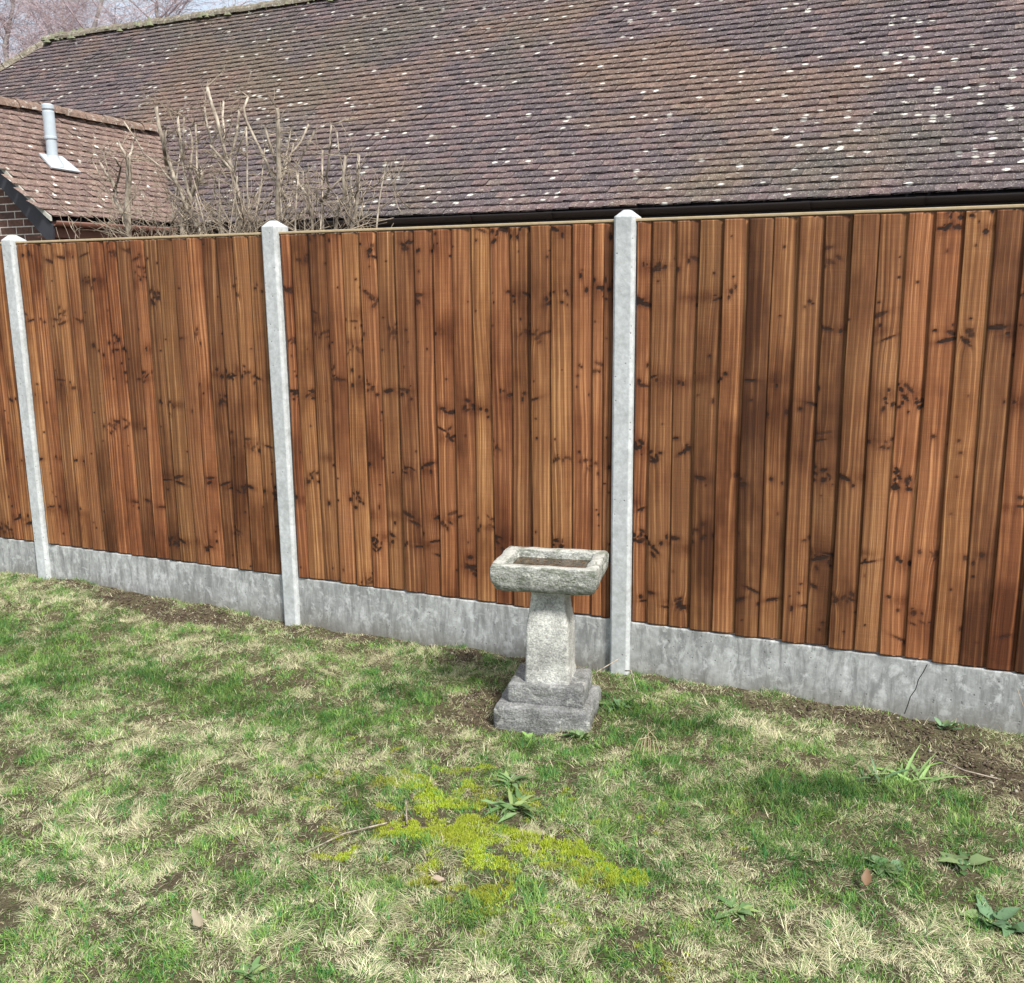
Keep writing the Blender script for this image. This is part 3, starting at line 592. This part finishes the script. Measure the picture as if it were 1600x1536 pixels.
for key, stems in ST.items():
    rng = random.Random(hash(key) % 1 + ord(key)); y0 = .9
    bx0 = stems[0][0][0][0]
    t = empty('bare_bush', (bx0, y0, 0), LB[key], 'bush', 'bare pruned bushes behind the fence')
    m = MB(); f = MB(); ends = MB()
    base = Vector((bx0, y0, -.02))
    for (pl, r) in stems:
        dy = rng.uniform(-.18, .22)
        P = [Vector((x, y0, z)) for x, z in pl]
        # depth drifts so the bush has volume; keep the mouth of each stem on its parent
        k0 = (camo.location.y-y0)
        pts = []
        for i_, p in enumerate(P):
            off = dy*(i_/(len(P)-1))
            s = (y0+off-camo.location.y)/(y0-camo.location.y)
            q = Vector((camo.location.x+(p.x-camo.location.x)*s, y0+off, camo.location.z+(p.z-camo.location.z)*s)); pts.append(q)
        if P[0].z < 2.05: pts = [base+Vector((rng.uniform(-.05, .05), rng.uniform(-.05, .05), 0)), base.lerp(pts[0], .5)+Vector((0, 0, .2))]+pts
        # subdivide for crookedness
        Q = []
        for a, b in zip(pts, pts[1:]):
            Q += [a, a.lerp(b, .5)+Vector((rng.gauss(0, .006), rng.gauss(0, .01), 0))]
        Q.append(pts[-1]); n = len(Q)
        m.tube(Q, [r*(1.0-.32*i_/n)*rng.uniform(.93, 1.07) for i_ in range(n)], 7)
        d = (Q[-1]-Q[-2]).normalized(); pass
        for q in Q:
            if q.z > 1.9:
                for _ in range(rng.choice((1, 1, 2))):
                    a = rng.uniform(0, 6.28); dd = Vector((math.cos(a)*.9, math.sin(a)*.5, rng.uniform(-.2, .8)))
                    grow(f, q, dd, rng.uniform(.002, .004), rng.uniform(.08, .25), 1, f, .6, rng)
    for k in range(dict(a=2, b=5, c=5, d=5, e=3, f=1)[key]):   # extra thin upright shoots
        xs_ = [x for s in stems for x, z in s[0]]; x = rng.uniform(min(xs_), max(xs_)); q = Vector((x, y0+rng.uniform(-.25, .3), 1.7)); Q = [q]; d = Vector((rng.gauss(0, .18), rng.gauss(0, .12), 1)).normalized()
        for _ in range(rng.randint(6, 9)): d = (d+Vector((rng.gauss(0, .07), rng.gauss(0, .05), .03))).normalized(); Q.append(Q[-1]+d*.11)
        rr = rng.uniform(.0035, .0065); m.tube(Q, [rr*(1-.3*i_/len(Q)) for i_ in range(len(Q))], 6)
        for q in Q[3:]: grow(f, q, Vector((rng.gauss(0, .8), rng.gauss(0, .5), rng.uniform(.1, .9))), rng.uniform(.0018, .003), rng.uniform(.06, .2), 0, f, .6, rng)
    # dense low twigs behind the top of the fence
    nlow = dict(a=30, b=70, c=72, d=60, e=26, f=14)[key]
    xs = [x for s in stems for x, z in s[0]]
    for k in range(nlow):
        x = rng.uniform(min(xs)-.1, max(xs)+.1); z = rng.uniform(1.8, 2.25)
        a = rng.uniform(0, 6.28); grow(f, (x, y0+rng.uniform(-.3, .3), z), (math.cos(a)*.8, math.sin(a)*.4, rng.uniform(.1, 1.1)), rng.uniform(.002, .0045), rng.uniform(.15, .42), 1, f, .7, rng)
    m.build('stems', M['bark'], t, True); f.build('twigs', M['twig'], t, True)['kind'] = 'stuff'

# ------------------------------------------------------------------ leafless trees beyond the house
def bare_tree(x, y, H, seed, label, name='birch_tree'):
    rng = random.Random(seed); t = empty(name, (x, y, 0), label, 'tree', 'leafless trees beyond the roof')
    tr = MB(); br = MB(); tw = MB()
    pts = [Vector((x, y, -.1))]; 
    for k in range(1, 11): pts.append(Vector((x+rng.gauss(0, .12), y+rng.gauss(0, .12), H*.86*k/10)))
    tr.tube(pts, [.16*(1-.9*k/10)+.01 for k in range(11)], 8)
    def twig(p, d, L, r, droop):
        n = 5; P = [p]; d = d.normalized()
        for k in range(n):
            d = (d+Vector((rng.gauss(0, .14), rng.gauss(0, .14), rng.gauss(0, .12)-droop))).normalized(); P.append(P[-1]+d*L/n)
        tw.tube(P, [r, r*.9, r*.75, r*.6, r*.5, r*.35], 3, False); return P
    for k in range(34):
        f = rng.uniform(.3, 1); i0 = min(9, int(f*10)); p = pts[i0].lerp(pts[i0+1], rng.random())
        a = rng.uniform(0, 6.28); L = H*(.34-.18*f)*rng.uniform(.7, 1.2); n = 7; d = Vector((math.cos(a), math.sin(a), rng.uniform(.5, 1.3))).normalized(); P = [p]
        for q in range(n):
            d = (d+Vector((rng.gauss(0, .12), rng.gauss(0, .12), .04))).normalized(); P.append(P[-1]+d*L/n)
        br.tube(P, [.038*(1-.75*q/n)*(1.2-f*.6) for q in range(n+1)], 5)
        for q in range(1, n+1):
            for _ in range(4):
                a = rng.uniform(0, 6.28); Q = twig(P[q], d*.5+Vector((math.cos(a), math.sin(a), rng.uniform(0, .9))), rng.uniform(.7, 1.6), .006, .05)
                for s in (1, 2, 3, 4):
                    for __ in range(2):
                        a = rng.uniform(0, 6.28); twig(Q[s], Vector((math.cos(a)*.7, math.sin(a)*.7, rng.uniform(-.3, .9))), rng.uniform(.35, .8), .0035, .10)
    tr.build('trunk', M['birch_trunk'], t, True); br.build('branches', M['birch'], t, True); tw.build('twigs', M['birch'], t)
bare_tree(-21.8, 15.5, 11.5, 1, 'bare leafless tree rising behind the hipped end of the roof, farthest left')
bare_tree(-19.4, 16.5, 11.8, 2, 'bare pinkish birch behind the roof ridge, between two other bare trees')
bare_tree(-16.9, 16.0, 10.6, 3, 'bare thin-twigged birch low over the roof ridge, rightmost of the trees')
bare_tree(-24.5, 20., 12., 4, 'bare leafless tree standing behind the others at the top left corner')

# ------------------------------------------------------------------ lawn vegetation
def ell(x, y, L):
    """sum of soft ellipses (cx, cy, rx, ry, weight)"""
    s = np.zeros_like(x)
    nx_ = (fbm(x, y, 5., 31)-.5)*.5; ny_ = (fbm(x, y, 5., 47)-.5)*.5
    for cx, cy, rx, ry, wt in L:
        s = s+wt*np.exp(-(((x+nx_*.6-cx)/rx)**2+((y+ny_*.6-cy)/ry)**2)*1.2)
    return s
GREEN = [(-2.84, -.87, .35, .22, .9), (-1.84, -.99, .45, .16, .9), (-1.5, -1.03, .35, .14, .8), (-.81, -.6, .25, .12, .9), (-.99, -1.08, .22, .14, .8), (.53, -.53, .3, .13, 1.), (.87, -.99, .38, .2, 1.1), (1.15, -.78, .35, .14, .9),
         (-1.28, -1.64, .25, .15, .4), (-.15, -.86, .15, .08, .8), (.39, -1.32, .2, .12, .7), (1.64, -.95, .25, .1, .9), (-.6, -1.5, .2, .1, .5), (1.13, -1.3, .3, .12, .7), (-2.4, -1.2, .3, .3, .5), (.75, -1.62, .35, .12, .5), (.12, -2.0, .3, .12, .6), (-.35, -2.15, .25, .1, .3), (.2, -.5, .12, .15, .7)]
STRAW = [(1.47, -1.65, .25, .15, 1.2), (-1.27, -1.39, .4, .22, .8), (.16, -2.25, .6, .15, .9), (.83, -.36, .35, .12, 1.1), (.78, -1.45, .25, .12, .5), (1.02, -.98, .14, .07, .8), (-1.07, -2.17, .5, .25, .6), (-.23, -2.33, .5, .15, .6), (-2., -.5, .6, .16, .5), (1.2, -1.7, .25, .1, .7), (1.5, -.55, .2, .1, .5), (-3.3, -.3, .5, .18, .8)]
SOIL = [(1.43, -.25, .36, .18, 1.3), (1.0, -.10, .45, .08, 1.2), (1.75, -.5, .3, .25, 1.1), (-2.67, -.16, .6, .11, 1.3), (-3.3, -.08, .4, .07, 1.1), (-1.3, -.05, .5, .04, 1.1), (-2.3, -.28, .3, .07, .9), (-.45, -.66, .2, .17, 1.5), (-.22, -1.61, .14, .055, 1.3), (.3, -.06, .3, .06, .9), (-.6, -.07, .5, .05, .9), (-1.6, -.14, .5, .07, .7), (-.2, -.5, .28, .25, 1.4), (.1, -1.8, .12, .05, .5)]
MOSS = [(.0, -1.52, .32, .15, .55), (-.13, -1.66, .17, .07, 1.1), (.30, -1.57, .12, .05, 1.1), (-.32, -1.44, .24, .10, .75), (.1, -1.72, .4, .12, .35), (.10, -1.86, .12, .06, 1.1), (.40, -1.64, .10, .05, .9), (-.3, -1.88, .06, .03, 1.3), (-.08, -1.28, .3, .07, .6)]
def blades(N, xr, yr, dens, fn, seed, nseg=3):
    rg = np.random.default_rng(seed); x = rg.uniform(*xr, N); y = rg.uniform(*yr, N)
    out = np.maximum(np.maximum(-(x+4.3)*.619-y*.785, x-1.75), (-y-2.75+(x+.81)*.441)*.915)      # metres outside the strip of lawn one can see
    k = rg.random(N) < np.where(out < .45, 1, np.clip(.75-.25*out, .2, .6)); x, y = x[k], y[k]; k = rg.random(len(x)) < dens(x, y); x, y = x[k], y[k]
    # the bird bath and the board occupy their ground
    c, s = math.cos(-ANG), math.sin(-ANG); lx = (x-bx_)*c-(y-by_)*s; ly = (x-bx_)*s+(y-by_)*c
    k = ~((np.abs(lx) < .207) & (np.abs(ly) < .165)) & (y < -.024) & ~((np.abs(x-.003) < .05) & (y > -.055)) & ~((np.abs(x+1.88) < .05) & (y > -.055)) & ~((np.abs(x+3.76) < .05) & (y > -.055)) & ~((np.abs(x-1.88) < .05) & (y > -.055)); x, y = x[k], y[k]; n = len(x)
    h, wd, az, lean, curl, col = fn(x, y, rg, n)
    z = gz(x, y)-.003; t = np.linspace(0, 1, nseg+1)
    ang = lean[:, None]+curl[:, None]*t[None]                      # angle from vertical along the blade
    ds = (h/nseg)[:, None]*np.ones(nseg)[None]
    hx = np.concatenate([np.zeros((n, 1)), np.cumsum(np.sin(ang[:, :-1])*ds, 1)], 1); hz = np.concatenate([np.zeros((n, 1)), np.cumsum(np.cos(ang[:, :-1])*ds, 1)], 1)
    hz = np.maximum(hz, .002+.006*rg.random((n, 1)))*(t[None] > 0)
    cx_, cy_ = np.cos(az)[:, None], np.sin(az)[:, None]; tw = rg.uniform(-1, 1, n); sx, sy = np.cos(az+1.57+tw), np.sin(az+1.57+tw)
    w = wd[:, None]*(1-t**1.6)[None]*.5+.0001
    bx = x[:, None]+cx_*hx; by = y[:, None]+cy_*hx; bz = z[:, None]+hz
    yb = -.026
    L = np.stack([bx-sx[:, None]*w, np.minimum(by-sy[:, None]*w, yb), bz], -1); R = np.stack([bx+sx[:, None]*w, np.minimum(by+sy[:, None]*w, yb), bz], -1)
    V = np.stack([L, R], 2).reshape(n, -1, 3); kq = 2*(nseg+1)
    b = (np.arange(n)*kq)[:, None]; F = np.concatenate([b+np.array((2*s, 2*s+1, 2*s+3, 2*s+2)) for s in range(nseg)])
    cc = np.concatenate([col, np.ones((n, 1))], 1); A = np.repeat(cc, kq, 0)
    return V.reshape(-1, 3), F, A
XR, YR = (-6., 4.), (-3.6, -.02)
def clump(x, y): return fbm(x, y, 16., 71, 3)
def d_green(x, y):
    g = ell(x, y, GREEN); n = fbm(x, y, 3.5, 5); so = ell(x, y, SOIL); mo = ell(x, y, MOSS)
    d = .55+.85*np.clip(g, 0, 1)+1.3*(n-.45)+2.2*(fbm(x, y, 10., 6, 3)-.5)
    return np.clip(d, .10, 1)*np.clip(1-so*1.3, .02, 1)*np.clip(1-mo*.6, .2, 1)*np.clip(.35+1.6*(clump(x, y)-.25), .15, 1)
def f_green(x, y, rg, n):
    g = np.clip(ell(x, y, GREEN), 0, 1); cl = clump(x, y)
    h = .012+.018*rg.random(n)**1.5+.028*g*rg.random(n)+.09*np.clip(cl-.55, 0, 1); wd = rg.uniform(.0014, .0032, n)
    az = fbm(x, y, 6., 12)*22+rg.normal(0, 1.1, n); lean = np.abs(rg.normal(.7, .4, n)); curl = rg.uniform(.1, 1.3, n)
    a = np.array([.045, .145, .022]); b = np.array([.31, .47, .12]); c = np.array([.055, .20, .06])
    t = np.clip(rg.random(n)*.7+1.3*(fbm(x, y, 6, 77)-.42), 0, 1)[:, None]; m2 = (rg.random(n) < .22)[:, None]
    col = a*(1-t)+b*t; col = np.where(m2, c*(.8+.6*rg.random((n, 1))), col)*(1.1-.4*g[:, None])
    return h, wd, az, lean, curl, col*rg.uniform(.6, 1.35, (n, 1))
V, F, A = blades(1350000, XR, YR, d_green, f_green, 1); tag(mesh('lawn_grass', V, F, M['blade'], attrs={'col': ('FLOAT_COLOR', A)}), 'patchy green lawn grass in front of the fence', 'grass', kind='stuff')
def d_straw(x, y):
    s = ell(x, y, STRAW); g = ell(x, y, GREEN); n = fbm(x, y, 2.8, 91); so = ell(x, y, SOIL); mo = ell(x, y, MOSS)
    return np.clip(.55+.6*s-.5*g+1.2*(n-.5)+3.*(fbm(x, y, 9., 93, 3)-.5), .10, 1)*np.clip(1-so*.9, .22, 1)*np.clip(1-mo*.6, .2, 1)
def f_straw(x, y, rg, n):
    s = np.clip(ell(x, y, STRAW), 0, 1)
    cl = fbm(x, y, 11., 143, 3); h = (.015+.035*rg.random(n)**1.4)*(1+.7*s*rg.random(n))*(.65+1.5*np.clip(cl-.4, 0, 1)); wd = rg.uniform(.0011, .0028, n)
    az = fbm(x, y, 6., 40, 2)*30+rg.normal(0, .6, n); lean = np.abs(rg.normal(1.2, .3, n)); curl = rg.uniform(-.1, .9, n)
    a = np.array([.35, .31, .18]); b = np.array([.86, .81, .58]); c = np.array([.40, .50, .24]); t = rg.random((n, 1)); t = np.clip(t*.75+.35*s[:, None], 0, 1)
    col = a*(1-t)+b*t; col = np.where(rg.random((n, 1)) < .25, c, col)
    return h, wd, az, lean, curl, col*rg.uniform(.6, 1.3, (n, 1))
V, F, A = blades(1750000, XR, YR, d_straw, f_straw, 2); tag(mesh('dead_grass', V, F, M['blade'], attrs={'col': ('FLOAT_COLOR', A)}), 'pale dead straw matted through the lawn', 'dead grass', kind='stuff')
def d_moss(x, y): return np.clip(ell(x, y, MOSS)*1.6-.62+3.4*(fbm(x, y, 24., 15)-.5), 0, 1)
def f_moss(x, y, rg, n):
    h = rg.uniform(.005, .011, n)+.022*np.clip(fbm(x, y, 22., 19, 2)-.35, 0, 1); wd = rg.uniform(.0018, .004, n); az = rg.uniform(0, 6.28, n); lean = rg.uniform(0, .8, n); curl = rg.uniform(0, .8, n)
    t = np.clip(fbm(x, y, 7., 66)*1.4-.2+rg.normal(0, .12, n), 0, 1)[:, None]; col = np.array([.30, .29, .06])*(1-t)+np.array([.46, .58, .05])*t
    return h, wd, az, lean, curl, col*rg.uniform(.7, 1.25, (n, 1))
V, F, A = blades(420000, (-.8, .9), (-2.1, -1.1), d_moss, f_moss, 3, 2); tag(mesh('moss', V, F, M['blade'], attrs={'col': ('FLOAT_COLOR', A)}), 'yellow-green moss patch in the middle of the lawn', 'moss', kind='stuff')
# crumbs of soil, chips and dead leaf scraps on bare patches
rg = np.random.default_rng(21); x = rg.uniform(-5, 2.4, 120000); y = rg.uniform(-2.2, -.04, 120000); k = rg.random(120000) < np.clip(ell(x, y, SOIL)-.15, .004, 1)*.5; x, y = x[k], y[k]
c, s = math.cos(-ANG), math.sin(-ANG); lx = (x-bx_)*c-(y-by_)*s; ly = (x-bx_)*s+(y-by_)*c; k = ~((np.abs(lx) < .21) & (np.abs(ly) < .17)); x, y = x[k], y[k]; n = len(x); z = gz(x, y)
r = np.minimum(rg.gamma(1.6, .0026, n), .009)+.0013; oc = np.array([(1, 0, 0), (-1, 0, 0), (0, 1, 0), (0, -1, 0), (0, 0, 1), (0, 0, -1)], float)
V = oc[None]*r[:, None, None]*rg.uniform(.5, 1.5, (n, 6, 1)); V[..., 2] *= .6; V += np.stack([x, y, z+r*.3], 1)[:, None]
F = np.concatenate([(np.arange(n)*6)[:, None]+np.array(t) for t in ((0, 2, 4), (2, 1, 4), (1, 3, 4), (3, 0, 4), (2, 0, 5), (1, 2, 5), (3, 1, 5), (0, 3, 5))])
t = rg.random((n, 1)); cc = np.array([.04, .028, .02])*(1-t)+np.array([.12, .09, .065])*t; cc = np.where(rg.random((n, 1)) < .03, np.array([.30, .27, .22]), cc)
tag(mesh('soil_crumbs', V, F, mat_attr('crumbs', .95), attrs={'col': ('FLOAT_COLOR', np.repeat(np.c_[cc, np.ones(n)], 6, 0))}), 'loose soil crumbs and chippings on the bare patches', 'soil', kind='stuff')

# weeds: rosettes with strap or oval leaves
def rosette(name, x, y, nleaf, L, W, cols, tilt, label, cat='weed', group='weeds growing in the lawn', seed=0, bend=.25):
    rng = random.Random(seed); z = float(gz(x, y)); V = []; F = []; A = []
    for k in range(int(nleaf*1.6)):
        a = k*2.4+rng.uniform(-.3, .3); l = L*rng.uniform(.3, 1.1); c = rng.choice(cols); q = rng.uniform(.8, 1.2)
        leaf(V, F, A, (x+math.cos(a)*.01+rng.gauss(0, L*.18), y+math.sin(a)*.01+rng.gauss(0, L*.18), z+.003), l, W*rng.uniform(.7, 1.2), a, rng.uniform(*tilt), tuple(v*q for v in c), bend, rng.uniform(-.3, .3))
    o = mesh(name, V, F, M['leaf'], None, True, {'col': ('FLOAT_COLOR', A)}); return tag(o, label, cat, group)
G1 = [(.12, .21, .08), (.16, .25, .11), (.09, .17, .06), (.20, .27, .10)]; G2 = [(.10, .18, .09), (.13, .22, .12), (.08, .15, .06), (.16, .22, .10)]; G3 = [(.19, .32, .09), (.24, .37, .14)]
rosette('dandelion', .07, -1.375, 17, .11, .022, G1, (.15, .6), 'flat green weed rosette just in front of the bird bath, in the moss patch', seed=1)
rosette('dandelion', -.02, -1.22, 13, .08, .02, G1, (.2, .8), 'smaller green weed rosette between the moss patch and the bird bath', seed=2)
rosette('strap_leaved_weed', 1.32, -.60, 16, .15, .014, G3, (.4, 1.2), 'bright green strap-leaved clump on the bare soil at right', seed=3, bend=.5)
rosette('strap_leaved_weed', 1.20, -.66, 12, .14, .012, G2, (.3, .8), 'grey-green strap-leaved clump just left of the bright green one', seed=4, bend=.45)
rosette('broad_leaved_weed', .125, -.42, 7, .075, .03, G2, (.3, 1.), 'blue-green leaves at the right foot of the bird bath', seed=5)
rosette('broad_leaved_weed', 1.50, -1.14, 8, .08, .05, G2, (.1, .6), 'grey-green broad leaves low in the lawn near the right edge', seed=6)
rosette('broad_leaved_weed', 1.60, -1.42, 9, .085, .055, G2, (.1, .7), 'blue-green broad leaves in the lawn at the lower right corner', seed=7)
rosette('clover', 1.27, -1.26, 12, .055, .035, G2, (.1, .6), 'low bluish clover patch right of the moss', seed=8)
rosette('clover', .9, -1.66, 14, .06, .03, G1, (.1, .7), 'green clover tuft in the lower right lawn', seed=9)
rosette('clover', -.15, -.75, 9, .05, .02, G3, (.4, 1.2), 'small bright green tuft at the front foot of the bird bath', seed=10)
rosette('clover', .05, -.70, 9, .06, .03, G1, (.3, 1.1), 'leafy weed against the front right corner of the bird bath plinth', seed=11)
rosette('broad_leaved_weed', 1.42, -.10, 6, .06, .03, G2, (.4, 1.1), 'small weed at the foot of the right gravel board', seed=12)
rosette('clover', -.22, -2.46, 9, .04, .022, G1, (.2, .9), 'bright green weed at the bottom edge of the picture', seed=13)
# fallen dry leaves
for k, (x, y, s, c, lab) in enumerate([(.07, -1.90, .045, (.36, .29, .23), 'pale dry leaf at the lower edge of the moss'), (1.24, -1.42, .05, (.17, .10, .055), 'brown curled leaf in the right lawn'),
        (1.0, -1.5, .04, (.30, .22, .15), 'small tan leaf in the right lawn'), (-.45, -2.38, .055, (.26, .22, .16), 'pale papery leaf at the bottom left of centre'), (.02, -.40, .0, None, '')]):
    if not c: continue
    V = []; F = []; A = []; z = float(gz(x, y))+.028
    leaf(V, F, A, (x, y, z), s, s*.6, random.uniform(0, 6), random.uniform(.1, .5), c, -.3, random.uniform(-.4, .4))
    tag(mesh('fallen_leaf', V, F, M['leaf'], None, True, {'col': ('FLOAT_COLOR', A)}), lab, 'leaf', 'dry leaves lying on the lawn')
# twigs on the lawn
for (P, r, lab) in (([(-.30, -1.50, .03), (-.27, -1.55, .035), (-.225, -1.62, .012)], .0035, 'short dark twig stuck in the bare patch by the moss'),
                    ([(-.28, -1.66, .02), (-.36, -1.80, .03), (-.42, -1.93, .02)], .003, 'thin dark stick lying in the grass left of the moss'),
                    ([(.02, -.10, .09), (-.06, -.18, .045), (-.02, -.24, .02)], .0025, 'pale twig leaning against the post by the bird bath'),
                    ([(.05, -.09, .03), (.10, -.16, .06), (.16, -.26, .015)], .003, 'dry twig at the right foot of the post'),
                    ([(1.40, -.42, .02), (1.50, -.48, .025), (1.62, -.52, .02)], .0035, 'pale stick on the bare soil at right'),
                    ([(-2.10, -.78, .03), (-2.02, -.86, .035)], .004, 'short dark twig in the left lawn')):
    m = MB(); P = [(x, y, z+float(gz(x, y))) for x, y, z in P]; m.tube(P, [r]*(len(P)-1)+[r*.5], 6); tag(m.build('fallen_twig', M['bark'], None, True), lab, 'twig', 'twigs lying on the lawn')
# dry stalks standing right of the bird bath
m = MB(); x, y = .385, -.82; z = float(gz(x, y))
for k in range(9):
    a = random.uniform(0, 6.28); L = random.uniform(.02, .07); m.tube([(x+math.cos(a)*L, y+math.sin(a)*L, z), (x+math.cos(a)*L*.6, y+math.sin(a)*L*.6, z+.07), (x+random.gauss(0, .02), y+random.gauss(0, .015), z+random.uniform(.07, .15))], [.0014, .0012, .0007], 5)
tag(m.build('dry_stalks', M['cut'], None), 'little tepee of dry straw stalks standing right of the bird bath', 'dry stalks')
# bramble shoots reaching in at the right edge
def shoot(P, r, lab):
    m = MB(); m.tube(P, [r*(1-.6*k/(len(P)-1)) for k in range(len(P))], 6); tag(m.build('bare_shoot', M['twig'], None, True), lab, 'shoot', 'bare shoots at the right edge')
shoot([(1.95, .35, 1.9), (1.86, .34, 2.15), (1.77, .33, 2.40)], .006, 'bare shoot rising over the fence top at the right edge')
shoot([(1.80, -.12, 1.92), (1.70, -.10, 1.97), (1.60, -.08, 2.03)], .0035, 'thin bare shoot across the top of the fence at the right edge')
shoot([(1.80, -.12, 1.70), (1.72, -.10, 1.735), (1.64, -.08, 1.75)], .003, 'thin pale shoot in front of the right fence panel, below its top')
shoot([(1.80, -.12, 1.42), (1.70, -.10, 1.47), (1.63, -.08, 1.475)], .003, 'lower pale shoot in front of the right fence panel')
shoot([(1.76, -.3, -.02), (1.72, -.28, .12), (1.66, -.25, .27)], .003, 'thin dry stem standing at the right edge of the lawn')
